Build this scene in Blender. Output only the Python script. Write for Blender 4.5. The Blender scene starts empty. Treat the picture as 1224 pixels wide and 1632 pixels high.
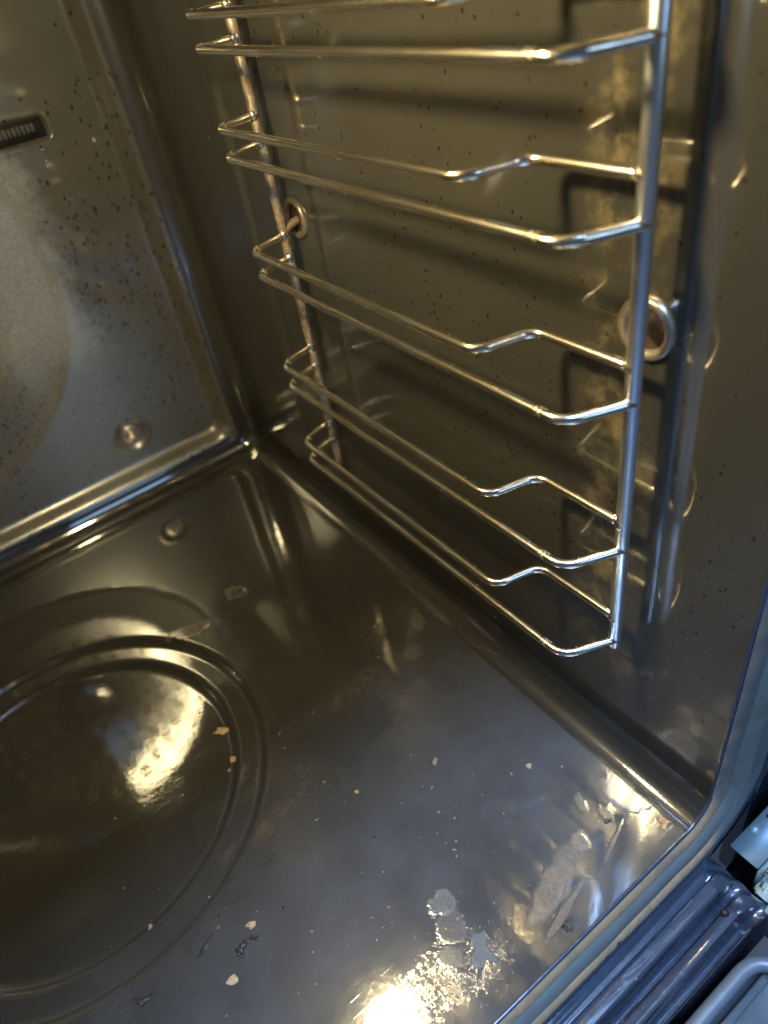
import bpy, math, random
import numpy as np
from mathutils import Matrix, Vector

# ------------------------------------------------------------------ camera, world, light, exposure
scene = bpy.context.scene
R_ = math.radians
cam_d = bpy.data.cameras.new('camera')
cam = bpy.data.objects.new('camera', cam_d)
scene.collection.objects.link(cam)
cam.matrix_world = (Matrix.Translation((-0.14745874, -0.11227657, 0.18331977))
    @ Matrix.Rotation(-0.49583593, 4, 'Z') @ Matrix.Rotation(0.88435307, 4, 'X') @ Matrix.Rotation(-0.20590038, 4, 'Z'))
cam_d.sensor_fit = 'VERTICAL'
cam_d.sensor_height = 9.856
cam_d.sensor_width = 7.392
cam_d.lens = 6.86
cam_d.clip_start = 0.005
cam_d.clip_end = 50
cam_d.dof.use_dof = True
cam_d.dof.focus_distance = 0.27
cam_d.dof.aperture_fstop = 2.4
scene.camera = cam

scene.render.engine = 'CYCLES'
cy = scene.cycles
cy.use_denoising = True
cy.max_bounces = 10
cy.diffuse_bounces = 4
cy.glossy_bounces = 6
cy.sample_clamp_indirect = 30.0
cy.blur_glossy = 0.3
scene.view_settings.view_transform = 'Standard'
scene.view_settings.look = 'None'
scene.view_settings.gamma = 1
scene.view_settings.use_curve_mapping = False
scene.view_settings.exposure = 0.0

LAMP_STRENGTH = 520.0
WINDOW_WATTS = 3.2
SIDE_WATTS = 50.0
world = bpy.data.worlds.new('World')
scene.world = world
world.use_nodes = True
bg = world.node_tree.nodes['Background']
bg.inputs[0].default_value = (0.35, 0.50, 0.80, 1)
bg.inputs[1].default_value = 0.10

def area(name, loc, target, sx, sy, watts, col):
    l = bpy.data.lights.new(name, 'AREA')
    l.shape = 'RECTANGLE'; l.size = sx; l.size_y = sy; l.energy = watts; l.color = col
    o = bpy.data.objects.new(name, l)
    o.location = loc
    o.rotation_euler = (Vector(target) - Vector(loc)).to_track_quat('-Z', 'Y').to_euler()
    scene.collection.objects.link(o)
    return o
# daylight coming in from the kitchen window behind the photographer
area('window_daylight', (0.06, -1.65, 0.62), (-0.05, 0.1, -0.05), 0.36, 0.60, WINDOW_WATTS, (0.42, 0.66, 1.0))
# cool overhead daylight that reaches the open door and the front of the cavity
area('overhead_daylight', (-0.12, -0.40, 1.35), (-0.08, -0.10, -0.12), 0.6, 0.28, SIDE_WATTS, (0.34, 0.56, 1.0))

# ------------------------------------------------------------------ main measures (metres)
ZF, ZC = -0.119, 0.235          # floor, ceiling
XR = 0.0085                     # right wall
XC = -0.208                     # middle of the cavity
XL = 2 * XC - XR
Y0, YB = -0.0443, 0.36          # front edge, back wall
RC, RB = 0.014, 0.0135           # corner radii
rng = np.random.default_rng(7)
random.seed(7)

def sstep(a, b, x):
    t = np.clip((x - a) / (b - a), 0, 1)
    return t * t * (3 - 2 * t)

# ------------------------------------------------------------------ material helpers
class NT:
    def __init__(s, name):
        s.m = bpy.data.materials.new(name); s.m.use_nodes = True
        s.t = s.m.node_tree; s.b = s.t.nodes['Principled BSDF']
        s.tc = s.t.nodes.new('ShaderNodeTexCoord').outputs['Object']
    def n(s, typ, ins=None, **attrs):
        nd = s.t.nodes.new(typ)
        for k, v in attrs.items(): setattr(nd, k, v)
        for k, v in (ins or {}).items():
            if hasattr(v, 'is_linked') or isinstance(v, bpy.types.NodeSocket): s.t.links.new(v, nd.inputs[k])
            else: nd.inputs[k].default_value = v
        return nd
    def math(s, op, a, b=0.0, clamp=False, c=0.0):
        return s.n('ShaderNodeMath', {0: a, 1: b, 2: c}, operation=op, use_clamp=clamp).outputs[0]
    def mul(s, a, b): return s.math('MULTIPLY', a, b)
    def add(s, a, b): return s.math('ADD', a, b)
    def sm(s, v, lo, hi, a=0.0, b=1.0):
        return s.n('ShaderNodeMapRange', {0: v, 1: lo, 2: hi, 3: a, 4: b}, interpolation_type='SMOOTHSTEP').outputs[0]
    def noise(s, scale, detail=3, rough=0.5, vec=None, dist=0.0):
        return s.n('ShaderNodeTexNoise', {'Vector': vec or s.tc, 'Scale': scale, 'Detail': detail, 'Roughness': rough, 'Distortion': dist}).outputs[0]
    def mixc(s, f, a, b):
        nd = s.n('ShaderNodeMix', data_type='RGBA')
        for i, v in ((0, f), (6, a), (7, b)):
            if isinstance(v, bpy.types.NodeSocket): s.t.links.new(v, nd.inputs[i])
            else: nd.inputs[i].default_value = v
        return nd.outputs[2]
    def mixf(s, f, a, b):
        nd = s.n('ShaderNodeMix', data_type='FLOAT')
        for i, v in ((0, f), (2, a), (3, b)):
            if isinstance(v, bpy.types.NodeSocket): s.t.links.new(v, nd.inputs[i])
            else: nd.inputs[i].default_value = v
        return nd.outputs[0]
    def scaled(s, sc, loc=(0, 0, 0), rot=(0, 0, 0)):
        return s.n('ShaderNodeMapping', {'Vector': s.tc, 'Scale': sc, 'Location': loc, 'Rotation': rot}).outputs[0]
    def specks(s, scale, density, size, vec=None, jag=0.25):
        """small separate spots: 1 inside a spot; density may be a socket"""
        vec = vec or s.tc
        ds = s.n('ShaderNodeTexNoise', {'Vector': vec, 'Scale': scale * 2.3, 'Detail': 2.0})
        vv = s.n('ShaderNodeVectorMath', {0: ds.outputs['Color'], 1: (0.5, 0.5, 0.5)}, operation='SUBTRACT').outputs[0]
        vv = s.n('ShaderNodeVectorMath', {0: vv, 3: jag / scale}, operation='SCALE').outputs[0]
        vv = s.n('ShaderNodeVectorMath', {0: vv, 1: vec}, operation='ADD').outputs[0]
        vo = s.n('ShaderNodeTexVoronoi', {'Vector': vv, 'Scale': scale}, feature='F1')
        sep = s.n('ShaderNodeSeparateColor', {0: vo.outputs['Color']})
        gate = s.math('LESS_THAN', sep.outputs[0], density)
        sz = s.add(s.mul(s.mul(sep.outputs[1], sep.outputs[1]), size), size * 0.25)
        m = s.sm(s.math('DIVIDE', vo.outputs['Distance'], sz), 1.0, 0.55)
        return s.mul(m, gate)
    def blob(s, centre, radii, rot=0.0, wob=0.35, nscale=140.0, edge=0.25, seed=0.0):
        """irregular patch of its own shape, flat on the xy plane"""
        v = s.n('ShaderNodeVectorMath', {0: s.tc, 1: (centre[0], centre[1], ZF)}, operation='SUBTRACT').outputs[0]
        v = s.n('ShaderNodeVectorRotate', {'Vector': v, 'Angle': rot}, rotation_type='Z_AXIS').outputs[0]
        v = s.n('ShaderNodeVectorMath', {0: v, 1: (1 / radii[0], 1 / radii[1], 0)}, operation='MULTIPLY').outputs[0]
        d = s.n('ShaderNodeVectorMath', {0: v}, operation='LENGTH').outputs['Value']
        off = s.n('ShaderNodeVectorMath', {0: s.tc, 1: (seed, seed * 2, 0)}, operation='ADD').outputs[0]
        nz = s.noise(nscale, 3, 0.55, off)
        nz2 = s.noise(nscale * 3.1, 3, 0.6, off)
        d = s.add(d, s.add(s.mul(s.math('SUBTRACT', nz, 0.5), wob * 3.2), s.mul(s.math('SUBTRACT', nz2, 0.5), wob * 1.2)))
        return d, s.sm(d, 1.0 + edge * .5, 1.0 - edge * .5)
    def bump(s, h, strength, dist, prev=None):
        ins = {'Height': h, 'Strength': strength, 'Distance': dist}
        if prev is not None: ins['Normal'] = prev
        return s.n('ShaderNodeBump', ins).outputs[0]
    def out(s, **k):
        for a, v in k.items():
            a = a.replace('_', ' ')
            if isinstance(v, bpy.types.NodeSocket): s.t.links.new(v, s.b.inputs[a])
            else: s.b.inputs[a].default_value = v
        return s.m

def sepxyz(s):
    sp = s.n('ShaderNodeSeparateXYZ', {0: s.tc}); return sp.outputs

def enamel(name, base=(0.043, 0.040, 0.032), kind='side'):
    s = NT(name)
    cloud = s.noise(14, 4, 0.6)
    col = s.mixc(cloud, tuple(c * 0.86 for c in base) + (1,), tuple(c * 1.16 for c in base) + (1,))
    rough = s.add(0.30, s.mul(s.noise(60, 3), 0.12))
    coat_r = s.sm(s.noise(25, 5, 0.65), 0.35, 0.75, 0.055, 0.115)
    hgt = s.noise(380, 2, 0.5)
    nrm = s.bump(hgt, 0.35, 0.00006)
    nrm = s.bump(s.noise(45, 2, 0.4), 0.35, 0.00035, nrm)
    coat_w = 1.0
    x, y, z = sepxyz(s)
    if kind == 'side':
        # burnt-on drops, longer than wide, thickest half way along the wall
        v = s.scaled((1, 1, 0.75))
        band = s.mul(s.sm(y, 0.0, 0.07), s.sm(y, 0.20, 0.13))
        dens = s.add(0.08, s.mul(s.mul(band, s.sm(s.noise(22, 3), 0.42, 0.65)), 0.60))
        sp = s.math('MAXIMUM', s.specks(600, dens, 0.40, v), s.specks(250, s.mul(dens, 0.40), 0.18, v))
        col = s.mixc(sp, col, (0.008, 0.005, 0.003, 1))
        rough = s.mixf(sp, rough, 0.6)
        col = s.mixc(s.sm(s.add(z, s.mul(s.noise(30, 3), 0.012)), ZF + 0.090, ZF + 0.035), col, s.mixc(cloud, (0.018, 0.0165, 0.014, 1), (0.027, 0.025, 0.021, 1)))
        # brown run marks near the back and grease haze round the front upright
        haze = s.mul(s.sm(s.noise(70, 5, 0.7), 0.45, 0.70), s.mul(s.sm(z, ZF + 0.03, ZF + 0.07), s.sm(s.math('ABSOLUTE', s.math('SUBTRACT', y, 0.012)), 0.022, 0.004)))
        col = s.mixc(s.mul(haze, 0.55), col, (0.33, 0.25, 0.13, 1))
        run = s.mul(s.sm(s.noise(90, 4, 0.6, s.scaled((1, 1, 0.12))), 0.55, 0.72), s.sm(y, 0.215, 0.26))
        col = s.mixc(s.mul(run, 0.5), col, (0.03, 0.018, 0.008, 1))
        wsp = s.specks(330, 0.03, 0.16)
        col = s.mixc(wsp, col, (0.45, 0.38, 0.27, 1))
    elif kind == 'back':
        v = s.scaled((1, 1, 0.6), rot=(0, 0.5, 0))
        zone = s.mul(s.sm(s.noise(18, 3), 0.30, 0.60), s.sm(z, 0.17, 0.10))
        dens = s.add(0.06, s.mul(zone, 0.9))
        sp = s.math('MAXIMUM', s.specks(430, dens, 0.48, v), s.specks(190, s.mul(dens, 0.45), 0.24, v))
        col = s.mixc(s.mul(sp, 0.9), col, (0.020, 0.014, 0.008, 1))
        # powdery grey patch, painting the open door's reflection into the panel colour
        d = s.add(x, s.mul(s.math('SUBTRACT', s.noise(38, 5, 0.65), 0.5), 0.05))
        refl_patch = s.mul(s.mul(s.sm(d, -0.060, -0.088), s.sm(x, -0.155, -0.115)), s.mul(s.sm(z, 0.122, 0.110), s.sm(s.add(z, s.mul(s.noise(30, 3), 0.05)), 0.0, 0.05, 0.25, 1.0)))
        fine = s.sm(s.noise(620, 4, 0.75), 0.36, 0.60, 0.55, 1.0)
        col = s.mixc(s.mul(s.mul(refl_patch, fine), 0.85), col, (0.30, 0.315, 0.33, 1))
        coat_r = s.mixf(refl_patch, coat_r, 0.24)
        coat_r = s.mixf(s.sm(x, -0.12, -0.15), coat_r, 0.13)
        coat_r = s.mixf(s.sm(z, 0.035, 0.005), coat_r, 0.26)
        wsp = s.specks(75, 0.08, 0.13)
        col = s.mixc(wsp, col, (0.50, 0.42, 0.28, 1))
    elif kind == 'floor':
        col = s.mixc(1.0, col, s.mixc(cloud, (0.018, 0.0165, 0.014, 1), (0.027, 0.025, 0.021, 1)))
        front = s.sm(s.add(y, s.mul(s.math('SUBTRACT', x, -0.1), -0.25)), 0.16, -0.02)
        dull = s.mul(front, s.sm(s.noise(35, 4, 0.6), 0.3, 0.7, 0.5, 1.0))
        col = s.mixc(s.mul(dull, 0.26), col, (0.17, 0.18, 0.20, 1))
        coat_r = s.add(s.mul(coat_r, 0.8), s.mul(dull, 0.015))
        # wiped-on grease streaks
        st = s.sm(s.noise(60, 5, 0.7, s.scaled((0.4, 1.0, 1), rot=(0, 0, 0.8))), 0.52, 0.74)
        col = s.mixc(s.mul(st, 0.035), col, (0.30, 0.24, 0.17, 1))
        # mineral crust and crumbs of residue
        dens = s.add(0.03, s.mul(s.mul(front, s.sm(s.noise(30, 4), 0.45, 0.7)), 0.16))
        wsp = s.mul(s.specks(520, dens, 0.16), s.sm(s.noise(170, 2), 0.35, 0.65))
        col = s.mixc(s.mul(wsp, 0.8), col, (0.42, 0.38, 0.32, 1))
        dsp = s.specks(260, s.mul(dens, 0.6), 0.16)
        col = s.mixc(dsp, col, (0.012, 0.008, 0.006, 1))
        rough = s.mixf(wsp, rough, 0.5)
        hh = s.mul(wsp, 1.0)
        for (c, r, rot, wob, ns, edge, amt, colr, rim) in FLOOR_STAINS_AND_GLINTS:  # dried stains and painted lamp glints
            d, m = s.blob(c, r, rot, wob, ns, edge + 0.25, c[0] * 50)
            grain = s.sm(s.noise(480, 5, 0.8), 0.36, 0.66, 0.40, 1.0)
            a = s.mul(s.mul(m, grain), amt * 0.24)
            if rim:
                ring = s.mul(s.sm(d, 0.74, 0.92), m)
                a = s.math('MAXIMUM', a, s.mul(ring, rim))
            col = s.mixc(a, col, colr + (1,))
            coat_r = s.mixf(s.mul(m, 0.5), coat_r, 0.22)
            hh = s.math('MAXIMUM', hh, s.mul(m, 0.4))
        # rough crust where the lamp mirrors in the floor
        d, m = s.blob((-0.108, -0.024), (0.020, 0.010), 0.3, 0.6, 70, 1.2, 3.3)
        crust = s.mul(m, s.sm(s.noise(700, 4, 0.7), 0.48, 0.70))
        hh = s.math('MAXIMUM', hh, s.mul(crust, 0.18))
        nrm = s.bump(hh, 0.9, 0.00022, nrm)
        # fine scratches
        sc = s.n('ShaderNodeTexNoise', {'Vector': s.scaled((40, 900, 1), rot=(0, 0, 0.62)), 'Scale': 1.0, 'Detail': 2.0}).outputs[0]
        nrm = s.bump(s.sm(sc, 0.62, 0.70), 0.05, 0.00006, nrm)
    return s.out(Base_Color=col, Roughness=rough, Specular_IOR_Level=0.18 if kind != 'floor' else 0.08, Coat_Weight=coat_w, Coat_Roughness=coat_r, Coat_IOR=2.0, Normal=nrm, Coat_Normal=nrm)

FLOOR_STAINS_AND_GLINTS = [  # dried stains, plus tan patches that paint lamp reflections into the floor colour
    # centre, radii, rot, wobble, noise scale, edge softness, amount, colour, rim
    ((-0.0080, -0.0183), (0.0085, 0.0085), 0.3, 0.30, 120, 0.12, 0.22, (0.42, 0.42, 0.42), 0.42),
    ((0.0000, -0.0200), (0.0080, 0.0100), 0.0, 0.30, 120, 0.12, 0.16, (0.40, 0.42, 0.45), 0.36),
    ((-0.0020, -0.0045), (0.0130, 0.0060), -0.9, 0.55, 110, 0.8, 0.55, (0.46, 0.36, 0.24), 0),  # tan patches from here on paint reflected lamp light
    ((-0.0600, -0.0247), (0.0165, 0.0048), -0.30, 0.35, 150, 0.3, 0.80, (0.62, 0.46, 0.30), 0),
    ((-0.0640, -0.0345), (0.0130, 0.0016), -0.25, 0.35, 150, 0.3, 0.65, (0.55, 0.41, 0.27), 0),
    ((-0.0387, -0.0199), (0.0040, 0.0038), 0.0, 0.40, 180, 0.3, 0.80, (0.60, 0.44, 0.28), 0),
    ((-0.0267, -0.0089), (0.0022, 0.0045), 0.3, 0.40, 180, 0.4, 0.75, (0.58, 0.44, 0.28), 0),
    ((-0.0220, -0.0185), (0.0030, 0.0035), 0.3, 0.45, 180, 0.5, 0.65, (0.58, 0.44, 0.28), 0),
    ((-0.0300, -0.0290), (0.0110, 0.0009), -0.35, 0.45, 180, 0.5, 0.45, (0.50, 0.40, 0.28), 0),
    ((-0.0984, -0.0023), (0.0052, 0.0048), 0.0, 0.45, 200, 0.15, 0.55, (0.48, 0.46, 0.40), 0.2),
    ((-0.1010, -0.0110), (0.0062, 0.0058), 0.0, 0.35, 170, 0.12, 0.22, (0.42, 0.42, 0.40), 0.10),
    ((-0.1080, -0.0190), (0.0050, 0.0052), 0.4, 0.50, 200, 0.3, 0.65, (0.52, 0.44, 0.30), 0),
    ((-0.0145, 0.1220), (0.0035, 0.0075), 0.5, 0.50, 110, 0.8, 0.40, (0.46, 0.36, 0.22), 0),  # lamp reflections beside the wall, painted as tan
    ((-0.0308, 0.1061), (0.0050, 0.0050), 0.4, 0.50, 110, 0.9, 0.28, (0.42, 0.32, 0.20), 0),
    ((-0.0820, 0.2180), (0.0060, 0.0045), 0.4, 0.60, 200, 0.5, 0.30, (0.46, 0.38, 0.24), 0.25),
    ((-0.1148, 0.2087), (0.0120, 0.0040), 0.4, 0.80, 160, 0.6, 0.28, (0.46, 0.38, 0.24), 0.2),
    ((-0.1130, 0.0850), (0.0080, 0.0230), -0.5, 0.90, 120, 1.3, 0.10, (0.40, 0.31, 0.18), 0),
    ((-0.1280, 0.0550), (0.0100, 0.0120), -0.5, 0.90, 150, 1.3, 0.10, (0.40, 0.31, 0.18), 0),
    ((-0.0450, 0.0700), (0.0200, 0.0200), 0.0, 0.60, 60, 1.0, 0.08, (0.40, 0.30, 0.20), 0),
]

M = {}
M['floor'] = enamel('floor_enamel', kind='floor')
M['side'] = enamel('side_wall_enamel', kind='side')
M['back'] = enamel('back_wall_enamel', base=(0.084, 0.077, 0.060), kind='back')
M['plain'] = enamel('plain_enamel', kind='plain')

def front_enamel():
    s = NT('front_enamel')
    cloud = s.noise(40, 4, 0.6)
    col = s.mixc(cloud, (0.022, 0.029, 0.046, 1), (0.045, 0.055, 0.078, 1))
    drops = s.specks(230, 0.16, 0.20)
    col = s.mixc(s.mul(drops, 0.5), col, (0.30, 0.32, 0.35, 1))
    n = s.bump(s.add(s.mul(drops, 1.0), s.mul(s.noise(220, 3), 0.25)), 0.6, 0.0004)
    return s.out(Base_Color=col, Roughness=s.add(0.16, s.mul(s.noise(120, 4), 0.22)), Coat_Weight=1.0, Coat_Roughness=0.06, Normal=n, Coat_Normal=n)
M['front'] = front_enamel()

def chrome(name, patina=0.5, base=(0.72, 0.68, 0.60), extra=0.0):
    s = NT(name)
    nz = s.noise(110, 5, 0.7)
    lo = 0.72 - 0.3 * patina
    p = s.sm(nz, lo, lo + 0.14)
    x, y, z = sepxyz(s)
    grit = s.noise(900, 3, 0.7)
    gold = s.mul(s.sm(s.noise(60, 4, 0.6), 0.35, 0.65), min(1.0, patina * 2))
    col = s.mixc(gold, base + (1,), (0.78, 0.64, 0.42, 1))
    col = s.mixc(s.mul(p, 0.85), col, (0.17, 0.10, 0.065, 1))
    met = s.mixf(p, 1.0, 0.35)
    rough = s.add(s.mixf(p, 0.10 + 0.24 * patina + extra, 0.50), s.mul(grit, 0.10))
    h = s.add(s.mul(p, s.noise(600, 3, 0.6)), s.add(s.mul(s.noise(200, 3), 0.35), s.mul(s.noise(1300, 3, 0.6), 0.35 * patina)))
    n = s.bump(h, 0.15 + 0.3 * patina, 0.00022)
    return s.out(Base_Color=col, Metallic=met, Roughness=rough, Normal=n)
M['chrome'] = chrome('baked_chrome', 0.36, (0.95, 0.90, 0.80))
M['upright'] = chrome('upright_chrome', 0.12, (0.90, 0.92, 0.94), 0.16)
M['upright_old'] = chrome('browned_chrome', 0.95, (0.62, 0.56, 0.48))

def metal(name, col, rough, bumpn=200, bs=0.25, metallic=1.0):
    s = NT(name)
    c = s.mixc(s.noise(bumpn * .6, 4, 0.6), tuple(v * .8 for v in col) + (1,), tuple(min(1, v * 1.15) for v in col) + (1,))
    return s.out(Base_Color=c, Metallic=metallic, Roughness=s.add(rough, s.mul(s.noise(bumpn, 4), 0.15)), Normal=s.bump(s.noise(bumpn * 2, 3), bs, 0.0002))
M['boss'] = metal('boss_metal', (0.46, 0.38, 0.28), 0.30, metallic=0.8)
M['zinc'] = metal('zinc_plate', (0.25, 0.33, 0.35), 0.42, metallic=0.5)
M['steel'] = metal('screw_steel', (0.75, 0.62, 0.44), 0.22)
M['rust'] = metal('rusty_cup', (0.055, 0.028, 0.014), 0.6, 300, 0.6, metallic=0)
M['dark'] = metal('dark_opening', (0.012, 0.012, 0.012), 0.6, metallic=0)
M['door_metal'] = metal('door_frame_paint', (0.13, 0.155, 0.18), 0.35, metallic=0.3)
M['charcoal'] = metal('burnt_food', (0.018, 0.012, 0.009), 0.45, 900, 0.8, 0)
M['tan'] = metal('tan_crumb', (0.34, 0.24, 0.13), 0.6, 900, 0.8, 0)
M['pale'] = metal('pale_crumb', (0.19, 0.16, 0.12), 0.6, 900, 0.8, 0)
M['chalk'] = metal('chalky_flake', (0.10, 0.095, 0.085), 0.6, 600, 0.6, 0)
M['amber'] = metal('amber_crumb', (0.45, 0.24, 0.08), 0.4, 900, 0.8, 0)

def seal_mat(name, beige):
    s = NT(name)
    x, y, z = sepxyz(s)
    grey = (0.12, 0.125, 0.11, 1)
    if beige:
        m = s.sm(s.add(x, s.mul(s.noise(120, 3), 0.01)), 0.010, 0.022)
        c = s.mixc(m, (0.50, 0.30, 0.15, 1), (0.10, 0.12, 0.12, 1))  # warm reflection painted as beige, fading out past the corner
        wear = s.sm(s.noise(70, 5, 0.7), 0.40, 0.68)
        c = s.mixc(s.mul(wear, 0.55), c, (0.15, 0.13, 0.11, 1))
        sp = s.specks(160, 0.14, 0.14)
        c = s.mixc(sp, c, (0.03, 0.025, 0.03, 1))
    else:
        c = s.mixc(s.noise(90, 4), grey, (0.20, 0.205, 0.18, 1))
    n = s.bump(s.noise(300, 4, 0.6), 0.35, 0.0003)
    return s.out(Base_Color=c, Roughness=s.add(0.28, s.mul(s.noise(90, 4), 0.25)), Normal=n)
M['seal_grey'] = seal_mat('seal_grey_rubber', False)
M['seal_beige'] = seal_mat('seal_beige_edge', True)

def glass_mat():
    s = NT('door_glass')
    sm_ = s.sm(s.noise(16, 5, 0.65), 0.35, 0.7)
    col = s.mixc(sm_, (0.10, 0.15, 0.21, 1), (0.20, 0.27, 0.35, 1))
    return s.out(Base_Color=col, Roughness=s.add(0.22, s.mul(s.noise(50, 4), 0.25)), Coat_Weight=1.0, Coat_Roughness=0.08)
M['door_glass'] = glass_mat()

def corroded():
    s = NT('corroded_hinge')
    a = s.sm(s.noise(190, 5, 0.7), 0.42, 0.56)
    c = s.mixc(a, (0.03, 0.025, 0.022, 1), (0.36, 0.47, 0.42, 1))
    b = s.sm(s.noise(130, 4, 0.6, s.scaled((1, 1, 1), loc=(3, 1, 2))), 0.55, 0.7)
    c = s.mixc(s.mul(b, 0.7), c, (0.20, 0.13, 0.07, 1))
    return s.out(Base_Color=c, Metallic=0.2, Roughness=0.5, Normal=s.bump(s.noise(260, 5, 0.7), 0.9, 0.0012))
M['corroded'] = corroded()

def lens_mat():
    s = NT('lit_lamp_glass')
    return s.out(Base_Color=(0.9, 0.8, 0.6, 1), Emission_Color=(1.0, 0.82, 0.43, 1), Emission_Strength=LAMP_STRENGTH)
M['lens'] = lens_mat()

# ------------------------------------------------------------------ object helpers
def props(o, label=None, cat=None, group=None, kind=None):
    if label: o['label'] = label
    if cat: o['category'] = cat
    if group: o['group'] = group
    if kind: o['kind'] = kind
    return o

def empty(name, loc, **k):
    o = bpy.data.objects.new(name, None)
    o.location = loc; o.empty_display_size = 0.01
    scene.collection.objects.link(o)
    return props(o, **k)

ORIG = {}
def root_loc(o):
    l = Vector((0, 0, 0))
    while o is not None:
        l += o.location; o = o.parent
    return l

def mesh_obj(name, V, F, mat, parent=None, smooth=True, normals=None, origin=None, **k):
    V = np.asarray(V, dtype=np.float64).reshape(-1, 3)
    base = np.array(root_loc(parent)) if parent is not None else np.zeros(3)
    org = np.array(origin) if origin is not None else base
    me = bpy.data.meshes.new(name)
    me.from_pydata((V - org).tolist(), [], [tuple(int(i) for i in f) for f in F])
    me.polygons.foreach_set('use_smooth', [smooth] * len(me.polygons))
    me.materials.append(M[mat])
    if normals is not None:
        me.normals_split_custom_set_from_vertices([tuple(n) for n in normals])
    me.update()
    o = bpy.data.objects.new(name, me)
    o.location = org - base
    scene.collection.objects.link(o)
    if parent is not None: o.parent = parent
    return props(o, **k)

def join(parts):
    V, F, off = [], [], 0
    for v, f in parts:
        v = np.asarray(v).reshape(-1, 3)
        V.append(v); F += [tuple(i + off for i in q) for q in f]; off += len(v)
    return np.vstack(V), F

def fillet(pts, r, n=7):
    pts = [np.array(p, float) for p in pts]
    out = [pts[0]]
    for i in range(1, len(pts) - 1):
        p, a, b = pts[i], pts[i - 1] - pts[i], pts[i + 1] - pts[i]
        la, lb = np.linalg.norm(a), np.linalg.norm(b)
        rr = min(r, la * .49, lb * .49)
        A, B = p + a / la * rr, p + b / lb * rr
        for t in np.linspace(0, 1, n):
            out.append((1 - t) ** 2 * A + 2 * t * (1 - t) * p + t * t * B)
    out.append(pts[-1])
    return np.array(out)

def tube(path, r, sides=16, cap=True, wob=0.0):
    P = np.asarray(path, float)
    # even resampling so that any wobble shows
    seg = np.r_[0, np.cumsum(np.linalg.norm(np.diff(P, axis=0), axis=1))]
    T = np.gradient(P, axis=0); T /= np.linalg.norm(T, axis=1)[:, None]
    up = np.array([0, 0, 1.0]) if abs(T[0][2]) < .9 else np.array([0, 1.0, 0])
    N = np.cross(T[0], up); N /= np.linalg.norm(N)
    V = []
    for i in range(len(P)):
        N = N - T[i] * (N @ T[i]); N /= np.linalg.norm(N)
        B = np.cross(T[i], N)
        for k in range(sides):
            a = 2 * math.pi * k / sides
            rr = r * (1 + wob * (rng.random() - .5))
            V.append(P[i] + rr * (math.cos(a) * N + math.sin(a) * B))
    F = []
    for i in range(len(P) - 1):
        for k in range(sides):
            k2 = (k + 1) % sides
            F.append((i * sides + k, i * sides + k2, (i + 1) * sides + k2, (i + 1) * sides + k))
    if cap:
        F.append(tuple(range(sides))[::-1]); F.append(tuple((len(P) - 1) * sides + k for k in range(sides)))
    return np.array(V), F

def densify(P, step):
    P = np.asarray(P, float); out = [P[0]]
    for a, b in zip(P[:-1], P[1:]):
        n = max(1, int(np.linalg.norm(b - a) / step))
        for k in range(1, n + 1): out.append(a + (b - a) * k / n)
    return np.array(out)

def box(c, s, bevel=0.0):
    x, y, z = [v / 2 for v in s]
    b = bevel
    if b <= 0:
        V = [(sx * x, sy * y, sz * z) for sx in (-1, 1) for sy in (-1, 1) for sz in (-1, 1)]
        F = [(0, 1, 3, 2), (4, 6, 7, 5), (0, 4, 5, 1), (2, 3, 7, 6), (0, 2, 6, 4), (1, 5, 7, 3)]
        return np.array(V) + np.array(c), F
    import bmesh
    bm = bmesh.new()
    bmesh.ops.create_cube(bm, size=1)
    for v in bm.verts: v.co = (v.co.x * s[0], v.co.y * s[1], v.co.z * s[2])
    bmesh.ops.bevel(bm, geom=list(bm.edges), offset=b, segments=3, affect='EDGES')
    bm.verts.ensure_lookup_table()
    V = [tuple(v.co) for v in bm.verts]; F = [tuple(v.index for v in f.verts) for f in bm.faces]
    bm.free()
    return np.array(V) + np.array(c), F

def lathe(prof, c, axis='x', n=40, sgn=1):
    """profile of (radius, height); height along axis"""
    V, F = [], []
    for r, h in prof:
        for k in range(n):
            a = 2 * math.pi * k / n
            u, w = r * math.cos(a), r * math.sin(a)
            V.append({'x': (h * sgn, u, w), 'y': (u, h * sgn, w), 'z': (u, w, h * sgn)}[axis])
    for i in range(len(prof) - 1):
        for k in range(n):
            k2 = (k + 1) % n
            F.append((i * n + k, i * n + k2, (i + 1) * n + k2, (i + 1) * n + k))
    return np.array(V) + np.array(c), F

# ------------------------------------------------------------------ the oven
oven = empty('oven', (XC, Y0, ZF), label='dark enamelled oven cavity with rounded corners, round embossed floor and open door', cat='oven')

def axis_samples(a, b, step, extra=()):
    n = max(2, int(round((b - a) / step)) + 1)
    return np.unique(np.round(np.r_[np.linspace(a, b, n), [e for e in extra if a < e < b]], 7))

xs = axis_samples(XL + RC, XR - RC, 0.0011)
zs = axis_samples(ZF + RC, ZC - RC, 0.004)
arc = np.linspace(0, math.pi / 2, 13)

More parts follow.
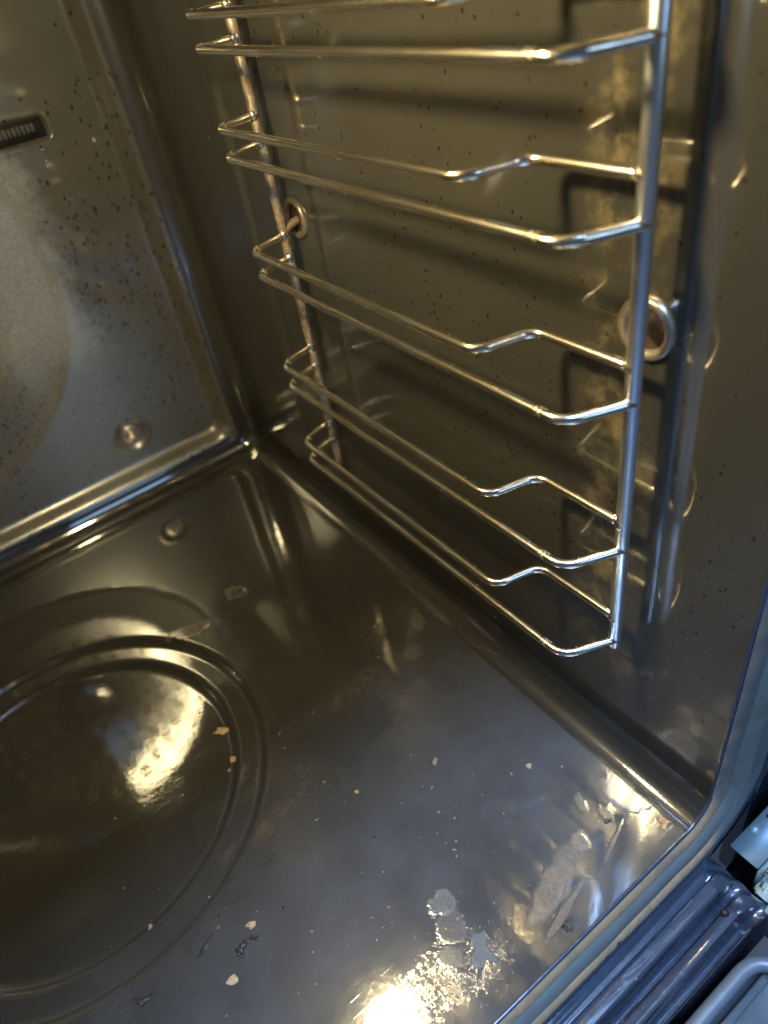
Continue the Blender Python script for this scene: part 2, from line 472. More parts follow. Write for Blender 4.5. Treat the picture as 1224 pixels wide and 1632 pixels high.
def contour():
    """list of (kind, cx, cz, nx, nz): point = c - n*radius for corners; n points inwards"""
    out = []
    for x in xs: out.append(('floor', x, ZF + RC, 0, 1))
    for a in arc[1:-1]: out.append(('right', XR - RC, ZF + RC, -math.sin(a), math.cos(a)))
    for z in zs: out.append(('right', XR - RC, z, -1, 0))
    for a in arc[1:-1]: out.append(('right', XR - RC, ZC - RC, -math.cos(a), -math.sin(a)))
    for x in xs[::-1]: out.append(('ceiling', x, ZC - RC, 0, -1))
    for a in arc[1:-1]: out.append(('left', XL + RC, ZC - RC, math.sin(a), -math.cos(a)))
    for z in zs[::-1]: out.append(('left', XL + RC, z, 1, 0))
    for a in arc[1:-1]: out.append(('left', XL + RC, ZF + RC, math.cos(a), math.sin(a)))
    return out
CT = contour()
CXc = np.array([c[1] for c in CT]); CZc = np.array([c[2] for c in CT]); NX = np.array([c[3] for c in CT]); NZ = np.array([c[4] for c in CT])
KIND = [c[0] for c in CT]
ys = axis_samples(Y0, YB - RB, 0.0011)
phis = np.linspace(0, math.pi / 2, 11)[1:]
rows = [(y, RC) for y in ys] + [(YB - RB + RB * math.sin(p), RC - RB * (1 - math.cos(p))) for p in phis]

def ramp(t, e=0.28):
    t = np.clip(t, 0, 1)
    a = np.where(t < e, t * t / (2 * e), np.where(t > 1 - e, (1 - e) - (1 - t) ** 2 / (2 * e), t - e / 2))
    return a / (1 - e)
CX0, CY0 = XC, 0.1525     # embossed disc on the floor
def floor_h(x, y):
    r = np.hypot(x - CX0, y - CY0)
    h = -0.0032 * ramp((0.1008 - r) / 0.0072, 0.42) - 0.0029 * ramp((0.0856 - r) / 0.0070, 0.42)
    dish = np.where(r < 0.0790, -0.0011 * (1 - (r / 0.0790) ** 2), 0)
    slope = 0.0
    sag = 0.00015 * np.sin((x + 0.03) * 19) * np.cos((y - 0.06) * 15)
    edge = sstep(Y0, Y0 + 0.03, y) * sstep(YB - RB, YB - 0.05, y)
    return h + dish + sag * edge
def wall_d(y, z):
    """the racks' part of the side wall is pressed outwards a little"""
    return 0.0013 * sstep(-0.020, -0.010, y) * sstep(0.262, 0.250, y) * sstep(ZF + 0.014, ZF + 0.11, z)

n = len(CT)
V = np.zeros((len(rows), n, 3))
isfloor = np.array([k == 'floor' for k in KIND]); isright = np.array([k == 'right' for k in KIND])
for i, (y, rr) in enumerate(rows):
    X = CXc - NX * rr; Z = CZc - NZ * rr
    if y <= YB - RB + 1e-9:
        Z = Z + np.where(isfloor, floor_h(X, np.full(n, y)), 0)
        X = X + np.where(isright, wall_d(np.full(n, y), Z), 0)
        X = X - np.where(np.array([k == 'left' for k in KIND]), wall_d(np.full(n, y), Z), 0)
    V[i, :, 0] = X; V[i, :, 1] = y; V[i, :, 2] = Z
# normals from the whole grid, so the parts meet without a seam
du = np.roll(V, -1, axis=1) - np.roll(V, 1, axis=1)
dv = np.gradient(V, axis=0)
NN = np.cross(du, dv); NN /= np.linalg.norm(NN, axis=2)[:, :, None] + 1e-12
c0 = np.array([XC, 0.15, 0.05]); flip = np.sign(np.sum(NN * (c0 - V), axis=2).mean()); NN *= flip
Vf = V.reshape(-1, 3); Nf = NN.reshape(-1, 3)
def face_kind(j):
    a, b = KIND[j], KIND[(j + 1) % n]
    if a == b: return a
    if 'floor' in (a, b): return a if b == 'floor' else b
    if 'ceiling' in (a, b): return a if b == 'ceiling' else b
    return a
groups = {}
for i in range(len(rows) - 1):
    for j in range(n):
        j2 = (j + 1) % n
        k = face_kind(j)
        q = (i * n + j, i * n + j2, (i + 1) * n + j2, (i + 1) * n + j)
        groups.setdefault(k, []).append(q if flip > 0 else q[::-1])
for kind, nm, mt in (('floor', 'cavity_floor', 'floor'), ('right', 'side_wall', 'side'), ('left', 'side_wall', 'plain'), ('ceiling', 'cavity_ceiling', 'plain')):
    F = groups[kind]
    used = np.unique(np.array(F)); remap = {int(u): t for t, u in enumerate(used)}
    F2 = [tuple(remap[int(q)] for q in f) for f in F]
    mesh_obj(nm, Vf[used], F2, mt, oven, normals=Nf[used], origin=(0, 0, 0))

# back wall with its pressed recess, ring round the fan, screw dimple and slot
BX0, BX1, BZ0, BZ1 = XL + RB, XR - RB, ZF + RB, ZC - RB
bx = axis_samples(BX0, BX1, 0.0014); bz = axis_samples(BZ0, BZ1, 0.0014)
gx, gz = np.meshgrid(bx, bz)
def rrect_sd(x, z, x0, x1, z0, z1, r):
    cx, cz = (x0 + x1) / 2, (z0 + z1) / 2
    qx = np.abs(x - cx) - (x1 - x0) / 2 + r; qz = np.abs(z - cz) - (z1 - z0) / 2 + r
    return np.hypot(np.maximum(qx, 0), np.maximum(qz, 0)) + np.minimum(np.maximum(qx, qz), 0) - r
SCREW = (-0.0769, -0.0731); FAN = (XC, 0.060)
def back_y(x, z):
    sd = rrect_sd(x, z, BX0 + 0.0015, BX1 - 0.0015, BZ0 + 0.0002, BZ1 - 0.004, 0.016)
    d = 0.010 * sstep(0.0, -0.0105, sd)
    rf = np.hypot(x - FAN[0], z - FAN[1])
    d += 0.0030 * sstep(0.1330, 0.1240, rf) + 0.0055 * np.clip((0.1270 - rf) / 0.027, 0, 1)
    # hollow added to the unseen fan cover to send lamp glare onto the floor
    zz = np.clip(z, -0.03, 0.150)
    d += sstep(0.1000, 0.0900, rf) * sstep(0.050, 0.125, z) * (-1.4 * (np.clip(x, -0.215, -0.140) + 0.140) ** 2)
    d += sstep(0.1000, 0.0900, rf) * (0.0070 - 0.90 * (zz + 0.02) ** 2)
    rs = np.hypot(x - SCREW[0], z - SCREW[1])
    d += 0.0024 * sstep(0.0118, 0.0085, rs) - 0.0006 * np.exp(-((rs - 0.0125) / 0.001) ** 2)
    sl = rrect_sd(x, z, -0.110, -0.0478, 0.1178, 0.1292, 0.0035)
    d += 0.0035 * sstep(0.0010, -0.0008, sl) - 0.0007 * np.exp(-((sl - 0.0016) / 0.0008) ** 2)
    d += 0.0004 * np.sin(x * 30 + 1) * np.sin(z * 24)
    return YB + d * sstep(0.0, 0.001, np.minimum.reduce([x - BX0, BX1 - x, z - BZ0, BZ1 - z]))
VB = np.stack([gx, back_y(gx, gz), gz], -1)
nzr, nxr = gx.shape
du = np.gradient(VB, axis=1); dv = np.gradient(VB, axis=0)
NB = np.cross(du, dv); NB /= np.linalg.norm(NB, axis=2)[:, :, None]; NB *= np.where(NB[..., 1] > 0, -1, 1)[..., None]
FB = [(i * nxr + j, i * nxr + j + 1, (i + 1) * nxr + j + 1, (i + 1) * nxr + j) for i in range(nzr - 1) for j in range(nxr - 1)]
back = mesh_obj('back_wall', VB.reshape(-1, 3), FB, 'back', oven, normals=NB.reshape(-1, 3), origin=(0, 0, 0))

# screw in its dimple
sy = float(back_y(np.array(SCREW[0]), np.array(SCREW[1])))
sc = mesh_obj('screw', *lathe([(0.0, 0.0016), (0.0016, 0.0015), (0.0017, 0.0022), (0.0030, 0.0020), (0.0037, 0.0010), (0.0039, -0.0005)], (SCREW[0], sy, SCREW[1]), 'y', 32, -1), 'steel', back)
mesh_obj('washer', *lathe([(0.0039, 0.0005), (0.0062, 0.0006), (0.0068, 0.0002), (0.0069, -0.0006)], (SCREW[0], sy, SCREW[1]), 'y', 40, -1), 'steel', sc)
# slot with the pale ribbed strip behind it
VS, FS = box((-0.079, YB + 0.0125, 0.1235), (0.060, 0.0012, 0.0100), 0.0004)
slot = mesh_obj('slot_plate', VS, FS, 'dark', back)
parts = []
for k in range(17):
    x = -0.0555 - 0.0026 * k
    parts.append(box((x, YB + 0.0112, 0.1245), (0.0015 + 0.0006 * random.random(), 0.0016, 0.0040 + 0.001 * random.random()), 0.0003))
mesh_obj('ribbed_strip', *join(parts), 'chalk', slot)

# fan grille in the middle of the back wall
fy = float(back_y(np.array(FAN[0]), np.array(FAN[1]))) - 0.0015
VG, FG = lathe([(0.0, 0.002), (0.012, 0.0018), (0.022, 0.001), (0.026, -0.001)], (FAN[0], fy, FAN[1]), 'y', 48, -1)
grille = mesh_obj('fan_grille', VG, FG, 'plain', back)
parts = []
for ring, cnt, rad in ((0.070, 30, 0.0038), (0.057, 24, 0.0030), (0.045, 18, 0.0028), (0.034, 14, 0.0024), (0.018, 8, 0.0024)):
    for k in range(cnt):
        a = 2 * math.pi * k / cnt
        gx_, gz_ = FAN[0] + ring * math.cos(a), FAN[1] + ring * math.sin(a)
        c = (gx_, float(back_y(np.array(gx_), np.array(gz_))), gz_)
        parts.append(lathe([(rad, -0.0015), (rad * .92, 0.0012), (rad * .7, 0.0023), (rad * .4, 0.0030), (0.0001, 0.0032)], c, 'y', 12, -1))
mesh_obj('grille_studs', *join(parts), 'steel', grille)

# ceiling lamp and grill element
LAMP = (-0.130, 0.080)
lampo = mesh_obj('lamp_holder', *lathe([(0.036, 0.0), (0.034, -0.005), (0.032, -0.007), (0.0305, -0.007), (0.030, -0.006), (0.020, -0.007), (0.0140, -0.004)], (LAMP[0], LAMP[1], ZC), 'z', 40), 'plain', oven)
prof = [(0.0145 * math.cos(t), -0.006 - 0.0135 * math.sin(t)) for t in np.linspace(0, math.pi / 2 - 0.01, 9)]
mesh_obj('lamp_glass', *lathe(prof, (LAMP[0], LAMP[1], ZC), 'z', 32), 'lens', lampo)
pts = [(-0.36, 0.30, 0.212), (-0.36, 0.03, 0.212), (-0.30, 0.03, 0.212), (-0.30, 0.28, 0.212), (-0.24, 0.28, 0.212), (-0.24, 0.03, 0.212),
       (-0.18, 0.03, 0.212), (-0.18, 0.28, 0.212), (-0.075, 0.28, 0.212), (-0.075, 0.03, 0.212), (-0.045, 0.03, 0.212), (-0.045, 0.32, 0.212), (-0.20, 0.33, 0.212), (-0.20, 0.3575, 0.212)]
mesh_obj('grill_element', *tube(fillet(pts, 0.014), 0.0032, 12), 'boss', oven)

# ------------------------------------------------------------------ front rim, seal, frame
def loop_contour(step=0.004, nc=22, inset=0.0):
    xs_ = axis_samples(XL + RC, XR - RC, step); zs_ = axis_samples(ZF + RC, ZC - RC, step)
    ar = np.linspace(0, math.pi / 2, nc)
    o = [(x, ZF + RC, 0, 1) for x in xs_]
    o += [(XR - RC, ZF + RC, -math.sin(a), math.cos(a)) for a in ar[1:-1]]
    o += [(XR - RC, z, -1, 0) for z in zs_]
    o += [(XR - RC, ZC - RC, -math.cos(a), -math.sin(a)) for a in ar[1:-1]]
    o += [(x, ZC - RC, 0, -1) for x in xs_[::-1]]
    o += [(XL + RC, ZC - RC, math.sin(a), -math.cos(a)) for a in ar[1:-1]]
    o += [(XL + RC, z, 1, 0) for z in zs_[::-1]]
    o += [(XL + RC, ZF + RC, math.cos(a), math.sin(a)) for a in ar[1:-1]]
    return np.array(o)

def sweep(profile, step=0.004, nc=22, ripple=0.0, soft=0.0):
    L = loop_contour(step, nc)
    V = []
    m = len(L)
    P = np.array(profile)
    # profile normals for ripples
    T = np.gradient(P, axis=0); T /= np.linalg.norm(T, axis=1)[:, None]
    PN = np.stack([-T[:, 1], T[:, 0]], 1)
    for q, (cx, cz, nx, nz) in enumerate(L):
        k = ripple * (1 if q % 2 else -1) * (0.5 + rng.random())
        w = soft * (math.sin(q * 0.11) + 0.6 * math.sin(q * 0.29 + 1))
        for (o_, y_), pn in zip(P, PN):
            o2, y2 = o_ + pn[0] * k, y_ + pn[1] * k + w
            V.append((cx - nx * (RC + o2), y2, cz - nz * (RC + o2)))
    F = []
    K = len(P)
    for q in range(m):
        q2 = (q + 1) % m
        for k in range(K - 1):
            F.append((q * K + k, q * K + k + 1, q2 * K + k + 1, q2 * K + k))
    return np.array(V), F

rim = [(0.0, Y0 + 0.0002), (-0.0003, Y0 - 0.0005), (0.0001, Y0 - 0.0010), (0.0010, Y0 - 0.0012), (0.0018, Y0 - 0.0009), (0.0023, Y0 - 0.0001), (0.0026, Y0 + 0.001),
       (0.0040, Y0 + 0.0016), (0.010, Y0 + 0.0008), (0.022, Y0 - 0.0018), (0.0275, Y0 - 0.0034), (0.0290, Y0 - 0.0052), (0.0300, Y0 - 0.0062), (0.0308, Y0 - 0.0058), (0.0315, Y0 - 0.0042), (0.0480, Y0 - 0.0040)]
mesh_obj('front_rim', *sweep(rim, 0.004), 'front', oven, origin=(0, 0, 0))
def arcprof(o0, y0, o1, y1, bulge, nn=9):
    out = []
    dx, dy = o1 - o0, y1 - y0
    L = math.hypot(dx, dy)
    for t in np.linspace(0, 1, nn):
        b = bulge * math.sin(math.pi * t) ** 0.7
        out.append((o0 + dx * t + dy / L * b, y0 + dy * t - dx / L * b))
    return out
seal = mesh_obj('door_seal', *sweep(arcprof(0.0102, Y0 - 0.0018, 0.0208, Y0 - 0.0040, 0.0018), 0.0013, 26, 0.00005, 0.00012), 'seal_grey', oven, origin=(0, 0, 0))
mesh_obj('seal_edge', *sweep(arcprof(0.0030, Y0 - 0.0002, 0.0104, Y0 - 0.0022, 0.0010), 0.0026, 26, 0.00003, 0.00010), 'seal_beige', seal, origin=(0, 0, 0))
mesh_obj('seal_edge', *sweep(arcprof(0.0206, Y0 - 0.0036, 0.0282, Y0 - 0.0052, 0.0014), 0.0026, 26, 0.00003, 0.00012), 'seal_beige', seal, origin=(0, 0, 0))

# side and top of the front frame, then the ledge and trough under the opening
XE = 0.0
def plate(pts_yz, x0, x1, step=0.006, wob=0.0):
    P = fillet([(0, a, b) for a, b in pts_yz], 0.0016, 5)
    X = axis_samples(x0, x1, step)
    V, F = [], []
    for i, x in enumerate(X):
        for k, p in enumerate(P):
            V.append((x, p[1] + wob * math.sin(x * 60 + k), p[2] + wob * math.sin(x * 43 + 2 * k)))
    K = len(P)
    for i in range(len(X) - 1):
        for k in range(K - 1): F.append((i * K + k, (i + 1) * K + k, (i + 1) * K + k + 1, i * K + k + 1))
    return np.array(V), F
ledge = [(-0.0495, -0.1485), (-0.0530, -0.1515), (-0.0560, -0.1520), (-0.0563, -0.1500), (-0.0618, -0.1505), (-0.0625, -0.1640), (-0.0655, -0.1650),
         (-0.0665, -0.1560), (-0.0715, -0.1545), (-0.0728, -0.1660), (-0.0765, -0.1662), (-0.0772, -0.1560), (-0.0778, -0.1900)]
mesh_obj('front_trough', *plate(ledge, XL - 0.02, XE, 0.004, 0.0002), 'front', oven, origin=(0, 0, 0))
# pressed end of the trough, rising to the corner
VE, FE = [], []
E0 = fillet([(0, a, b) for a, b in ledge], 0.0016, 5)
K = len(E0); st = 12
for i in range(st + 1):
    t = i / st
    for p in E0:
        top = -0.1500 - 0.010 * t
        zt = p[2] + (top - p[2]) * sstep(0, 1, t) if p[2] > -0.17 else p[2]
        VE.append((XE + 0.014 * t, p[1] - 0.002 * t * (p[1] < -0.07), zt + 0.0006 * math.sin(9 * t + p[1] * 700)))
for i in range(st):
    for k in range(K - 1): FE.append((i * K + k, (i + 1) * K + k, (i + 1) * K + k + 1, i * K + k + 1))
mesh_obj('trough_end', np.array(VE), FE, 'front', oven, origin=(0, 0, 0))
mesh_obj('trough_rivet', *lathe([(0.0, 0.0011), (0.0010, 0.0009), (0.0016, 0.0002), (0.0017, -0.001)], (-0.0035, -0.0672, -0.1546), 'z', 20), 'charcoal', oven)

# front frame plates round the opening
mesh_obj('frame_plate', *box((0.0385 + 0.03, Y0 - 0.0062 + 0.004, 0.02), (0.060, 0.008, 0.46), 0.001), 'front', oven)
mesh_obj('frame_plate', *box((XL - 0.0305 - 0.03, Y0 - 0.0022, 0.05), (0.060, 0.008, 0.40), 0.001), 'front', oven)
mesh_obj('frame_plate', *box((XC, Y0 - 0.0022, ZC + 0.0305 + 0.03), (0.48, 0.008, 0.06), 0.001), 'front', oven)

mesh_obj('lower_panel', *box((-0.20, -0.23, -0.225), (0.70, 0.36, 0.06), 0.002), 'dark', oven)
# hinge at the right end of the trough
hinge = mesh_obj('hinge', *box((0.051, -0.0595, -0.1510), (0.062, 0.0130, 0.0014), 0.0004), 'zinc', oven, label='pale zinc hinge bracket')
mesh_obj('hinge_slot', *box((0.0485, -0.0580, -0.1502), (0.0120, 0.0060, 0.0006), 0.0002), 'dark', hinge)
mesh_obj('hinge_tab', *box((0.0345, -0.0555, -0.1500), (0.0060, 0.0040, 0.0008), 0.0002), 'zinc', hinge)
mesh_obj('hinge_cheek', *box((0.050, -0.0668, -0.1590), (0.060, 0.0014, 0.0145), 0.0004), 'zinc', hinge)
mesh_obj('hinge_fold', *box((0.0260, -0.0675, -0.1530), (0.0110, 0.0010, 0.0030), 0.0003), 'zinc', hinge)
mesh_obj('screw', *lathe([(0.0, 0.0012), (0.0014, 0.001), (0.0020, 0.0003), (0.0022, -0.001)], (0.0260, -0.0675, -0.1590), 'y', 20, -1), 'steel', hinge)
V1, F1 = box((0.044, -0.0720, -0.1640), (0.054, 0.0085, 0.0040), 0.0012)
mesh_obj('hinge_arm', V1, F1, 'corroded', hinge, label='corroded hinge arm with flaking green crust')
mesh_obj('hinge_pin', *tube([(0.010, -0.0772, -0.158), (0.022, -0.0768, -0.158)], 0.0012, 10), 'zinc', hinge)

# the open door
DZ = -0.152
door = mesh_obj('door', *box((XC, -0.0815 - 0.19, DZ - 0.016), (0.440, 0.380, 0.028), 0.008), 'door_metal', oven)
fr = fillet([(XC, -0.0845, DZ), (-0.006, -0.0845, DZ), (-0.006, -0.450, DZ), (2 * XC + 0.006, -0.450, DZ), (2 * XC + 0.006, -0.0845, DZ), (XC, -0.0845, DZ)], 0.014, 12)
mesh_obj('door_frame', *tube(densify(fr, 0.01), 0.0030, 14, cap=False), 'door_metal', door)
VG, FG = box((XC, -0.268, DZ - 0.0010), (2 * (-0.0105 - XC), 0.356, 0.006), 0.0028)
mesh_obj('door_glass', VG, FG, 'door_glass', door)

# bosses the rack hooks into
for nm, (by, bz_) in {'a': (0.0041, 0.0840), 'b': (0.2035, 0.0815)}.items():
    bxw = XR + float(wall_d(np.array(by), np.array(bz_)))
    prof = [(0.0094, -0.0004), (0.0095, 0.0010), (0.0089, 0.0019), (0.0079, 0.0021), (0.0069, 0.0016), (0.0064, 0.0006), (0.0060, -0.003)]
    b = mesh_obj('rack_boss', *lathe(prof, (bxw, by, bz_), 'x', 40, -1), 'boss', oven)
    mesh_obj('boss_cup', *lathe([(0.0064, 0.0002), (0.0001, 0.0002)], (bxw, by, bz_), 'x', 24, -1), 'rust', b)

# ------------------------------------------------------------------ the shelf rack
rack = empty('shelf_rack', (0, 0, -0.047), label='chrome wire side rack with five pairs of shelf rails hooked on the side wall', cat='oven rack')
RW, RU = 0.00168, 0.00240
LY, D = 0.2013, 0.0204
front_up = densify([(0, 0, -0.0425), (0, 0, 0.2240)], 0.004)
mesh_obj('upright', *tube(fillet([(0, 0, -0.0425), (0.0002, 0, 0.05), (-0.0001, 0, 0.12), (0, 0, 0.2240)], 0.02), RU, 20), 'upright', rack)
mesh_obj('upright', *tube(densify([(0, LY, -0.0565), (0.0001, LY, 0.07), (0, LY, 0.2240)], 0.004), RU * 0.92, 18, wob=0.06), 'upright_old', rack)
mesh_obj('top_bar', *tube(densify([(0, 0, 0.2240), (0, LY, 0.2240)], 0.01), RU * .9, 14), 'upright_old', rack)
# pegs that run from the uprights into the bosses
mesh_obj('peg', *tube(fillet([(0.0, 0.0, 0.0900), (0.0060, 0.0030, 0.0860), (0.0140, 0.0045, 0.0835)], 0.003), 0.0019, 12), 'chrome', rack)
mesh_obj('peg', *tube(fillet([(0.0, LY, 0.0790), (0.0060, LY + 0.0015, 0.0800), (0.0140, LY + 0.0022, 0.0815)], 0.003), 0.0019, 12), 'upright_old', rack)

ZLOW = [0.1557, 0.1170, 0.0662, 0.0082, -0.0388]
ZUP = [0.1667, 0.1278, 0.0770, 0.0192, -0.0275]
def rail_path(upper):
    if upper:
        p = [(0.0005, LY, 0), (-D * 0.5, LY - 0.0018, 0), (-D, 0.1945, 0), (-D, 0.0435, 0), (0.0, 0.0385, 0), (0.0, 0.0010, 0)]
    else:
        p = [(0.0005, LY, 0), (-D * 0.5, LY - 0.0018, 0), (-D, 0.1945, 0), (-D, 0.0075, 0), (0.0, -0.0008, 0)]
    P = densify(fillet(p, 0.0062 if not upper else 0.0058, 10), 0.003)
    return P
protos = {}
for up in (True, False):
    V_, F_ = tube(rail_path(up), RW, 16, wob=0.05)
    protos[up] = mesh_obj('rail', V_, F_, 'chrome', rack, origin=(0, 0, 0))
for up, zz in ((True, ZUP), (False, ZLOW)):
    for i, z in enumerate(zz):
        o = protos[up]
        if i:
            o = protos[up].copy(); scene.collection.objects.link(o); o.parent = rack
        o.location = (0, 0, z + 0.047)
# weld beads
parts = []
for z in ZLOW + ZUP:
    for yy in (0.0, LY):
        c = np.array((-0.0006, yy + (0.0006 if yy == 0 else -0.0006), z))
        v, f = lathe([(0.0001, -0.0030), (0.0014, -0.0022), (0.0023, 0.0), (0.0014, 0.0022), (0.0001, 0.0030)], c, 'z', 10)
        v = v + (rng.random(v.shape) - .5) * 0.0005
        parts.append((v, f))
mesh_obj('weld_beads', *join(parts), 'chrome', rack, kind='stuff')

# ------------------------------------------------------------------ crumbs
def chunk(cx, cy, size, flat=0.4, jag=0.35, stretch=1.0, rot=0.0, z0=None, n=9, lay=4):
    """an irregular flake lying on the floor"""
    z0 = ZF + float(floor_h(np.array(cx), np.array(cy))) if z0 is None else z0
    V = []; rad = 1 + jag * (rng.random(n) - .5) * 2
    for l in range(lay + 1):
        t = l / lay
        rr = math.sin(math.pi * (0.22 + 0.74 * t)) ** 0.6
        for k in range(n):
            a = 2 * math.pi * k / n
            u, w = size * rad[k] * rr * math.cos(a) * stretch, size * rad[k] * rr * math.sin(a)
            V.append((cx + u * math.cos(rot) - w * math.sin(rot), cy + u * math.sin(rot) + w * math.cos(rot),
                      z0 - 0.0001 + size * flat * t * 2 * (0.7 + 0.6 * rng.random())))
    F = [(l * n + k, l * n + (k + 1) % n, (l + 1) * n + (k + 1) % n, (l + 1) * n + k) for l in range(lay) for k in range(n)]
    F.append(tuple(range(n))[::-1]); F.append(tuple(lay * n + k for k in range(n)))
    return np.array(V), F
def curl(cx, cy, size, rot=0.0, bend=4.2):
    """a broken arc of charred bits of unequal size, touching each other"""
    out = []
    m = 9
    for i in range(m):
        a = rot + bend * i / m + (rng.random() - .5) * .4
        q = size * (0.75 + 0.5 * rng.random())
        out.append(chunk(cx + q * math.cos(a), cy + q * .6 * math.sin(a), size * (0.12 + 0.26 * rng.random() ** 1.5), flat=0.3 + 0.3 * rng.random(),
                         stretch=1 + 1.2 * rng.random(), rot=a + 1.6, jag=.7, n=8, lay=3))
    return join(out)
CR = 'crumbs and flakes lying on the oven floor'
def crumb(kind, x, y, s, mat, label, **k):
    V, F = (curl if kind == 'curl' else chunk)(x, y, s, **k)
    mesh_obj('crumb', V, F, mat, smooth=(kind == 'curl'), origin=(x, y, ZF), label=label, cat='crumb', group=CR)
crumb('chunk', -0.1326, 0.1380, 0.0022, 'tan', 'tan curved flake just inside the far right rim of the round embossing', flat=0.2, stretch=1.9, rot=-0.6)
crumb('chunk', -0.1351, 0.1187, 0.0018, 'tan', 'rounded tan crumb on the inner ring line, right of the round embossing', flat=0.3)
crumb('chunk', -0.1395, 0.1150, 0.0010, 'tan', 'small tan crumb beside the rounded one inside the round embossing', flat=0.3)
crumb('chunk', 0.0013, 0.0985, 0.0020, 'charcoal', 'brown burnt crumb at the foot of the side wall below the rack', flat=0.25, stretch=1.6, jag=.8)
crumb('curl', -0.0555, 0.1095, 0.0026, 'charcoal', 'dark burnt crumb midway between the round embossing and the side wall', rot=0.5)
crumb('chunk', -0.0772, 0.2160, 0.0011, 'pale', 'pale crumb on a tan smear right behind the round embossing', flat=0.35)
crumb('chunk', -0.1075, 0.2060, 0.0015, 'pale', 'pale jagged crumb behind the top of the round embossing', flat=0.25, stretch=2.0, rot=0.7, jag=.6)
crumb('curl', -0.1687, 0.0344, 0.0040, 'charcoal', 'largest black curled flake in front of the round embossing', rot=0.2)
crumb('chunk', -0.1640, 0.0410, 0.0016, 'tan', 'tan lump just behind the largest black curled flake', flat=0.35, jag=.6)
crumb('chunk', -0.1825, 0.0455, 0.0018, 'charcoal', 'thin black sliver left of the largest black curled flake', flat=0.25, stretch=2.3, rot=0.5, jag=.6)
crumb('chunk', -0.1777, 0.0277, 0.0015, 'tan', 'tan speckled crumb in front of the largest black curled flake', flat=0.25, jag=.9, stretch=1.5)
crumb('curl', -0.2085, 0.0455, 0.0034, 'charcoal', 'dark curled thread near the lower left of the photo', rot=2.6, bend=3.4)
crumb('chunk', -0.0075, -0.0366, 0.0019, 'amber', 'orange tan flake closest to the front right corner', flat=0.3, stretch=1.3, jag=.5)
crumb('curl', -0.0241, -0.0212, 0.0014, 'charcoal', 'small black curled crumb next to the round water stain', rot=1.0)
crumb('curl', -0.0656, -0.0390, 0.0026, 'charcoal', 'dark greasy crumb by the front edge beyond the tan streak', rot=0.4, bend=5.0)
crumb('chunk', -0.0308, 0.0178, 0.0013, 'tan', 'light tan crumb alone between the water stain and the rack', flat=0.35)
crumb('chunk', -0.0982, 0.0599, 0.0010, 'amber', 'tiny amber crumb alone in the middle of the floor', flat=0.4)
crumb('chunk', -0.0615, 0.0475, 0.0011, 'pale', 'tiny white crumb in the middle of the floor right of the amber one', flat=0.3, stretch=1.8, rot=0.9)
crumb('chunk', -0.1986, 0.0701, 0.0008, 'pale', 'tiny white crumb inside the near edge of the round embossing', flat=0.4, stretch=1.8, rot=1.2)
crumb('chunk', -0.0470, -0.0315, 0.0008, 'pale', 'white splinter near the front edge right of the tan streak', flat=0.3, stretch=2.5, rot=-0.9)

# chalky flake of dried spill, a thin star-shaped sheet
def flake(cx, cy, pts, h):
    P = np.array(pts, float)
    out = []
    m = len(P)
    for i in range(m):
        a, b = P[i], P[(i + 1) % m]
        for t in (0, .25, .5, .75):
            out.append(a + (b - a) * t + (rng.random(2) - .5) * 0.00035)
    out = np.array(out) ; mm = len(out); cen = out.mean(0)
    V = []
    for s_, z in ((1.0, 0.0), (0.985, h * .8), (0.90, h), (0.6, h * .7), (0.3, h * .6)):
        for q in out: V.append((cx + cen[0] + (q[0] - cen[0]) * s_, cy + cen[1] + (q[1] - cen[1]) * s_, ZF + z - 0.00005 + float(floor_h(np.array(cx), np.array(cy)))))
    F = [(l * mm + k, l * mm + (k + 1) % mm, (l + 1) * mm + (k + 1) % mm, (l + 1) * mm + k) for l in range(4) for k in range(mm)]
    F.append(tuple(4 * mm + k for k in range(mm)))
    return np.array(V), F
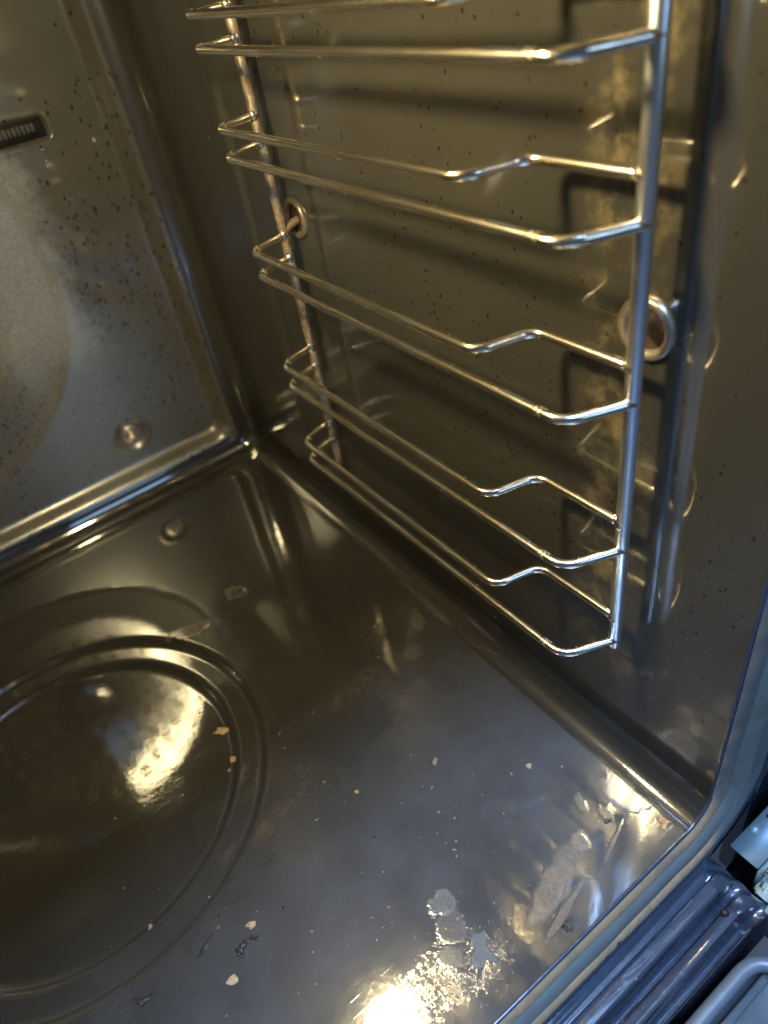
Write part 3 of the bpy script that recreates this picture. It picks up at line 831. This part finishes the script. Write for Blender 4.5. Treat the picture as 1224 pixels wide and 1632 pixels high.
FLAKE_PTS = FLAKE = [(-0.0010, 0.0058), (0.0006, 0.0064), (0.0022, 0.0048), (0.0040, 0.0046), (0.0040, 0.0026), (0.0022, 0.0006), (0.0012, -0.0022), (0.0022, -0.0052), (0.0010, -0.0074), (-0.0006, -0.0056), (-0.0016, -0.0034), (-0.0042, -0.0048), (-0.0074, -0.0032), (-0.0070, -0.0006), (-0.0046, 0.0004), (-0.0028, 0.0014), (-0.0030, 0.0040)]
V_, F_ = flake(-0.0965, -0.0245, FLAKE, 0.00022)
mesh_obj('dried_flake', V_, F_, 'chalk', origin=(-0.0965, -0.0245, ZF), label='flat grey star-shaped flake of dried spill near the front edge', cat='flake')

parts = []
def scatter(nn, cx, cy, sx, sy, smin, smax):
    for _ in range(nn):
        x, y = cx + rng.normal() * sx, cy + rng.normal() * sy
        if not (XL + 0.03 < x < XR - 0.012 and Y0 + 0.003 < y < 0.33): continue
        s = smin + (smax - smin) * rng.random() ** 3
        parts.append(chunk(x, y, s, flat=0.4, stretch=1 + rng.random() * 1.2, rot=rng.random() * 6, n=6, lay=2, jag=.5))
scatter(170, -0.104, -0.026, 0.014, 0.008, 0.00018, 0.0006)
scatter(80, -0.110, 0.010, 0.040, 0.025, 0.00015, 0.0005)
scatter(45, -0.060, 0.010, 0.050, 0.030, 0.00015, 0.0006)
scatter(30, -0.130, 0.100, 0.050, 0.060, 0.00015, 0.0006)
mesh_obj('crumb_dust', *join(parts), 'pale', smooth=False, origin=(0, 0, ZF), label='fine pale crumbs and grit scattered over the oven floor', cat='crumbs', kind='stuff')

# two black crumbs stuck on the seal
for (x, o_, lab) in ((-0.056, 0.0250, 'black crumb stuck on the beige seal edge, the left of two'), (-0.049, 0.0240, 'black crumb stuck on the beige seal edge, the right of two')):
    V_, F_ = chunk(x, Y0 - 0.0052, 0.0010, flat=0.5, stretch=1.5, rot=0.4, z0=ZF - o_ - 0.0004, jag=.6)
    mesh_obj('seal_crumb', V_, F_, 'charcoal', smooth=False, origin=(x, Y0 - 0.005, ZF - o_), label=lab, cat='crumb', group='crumbs on the door seal')
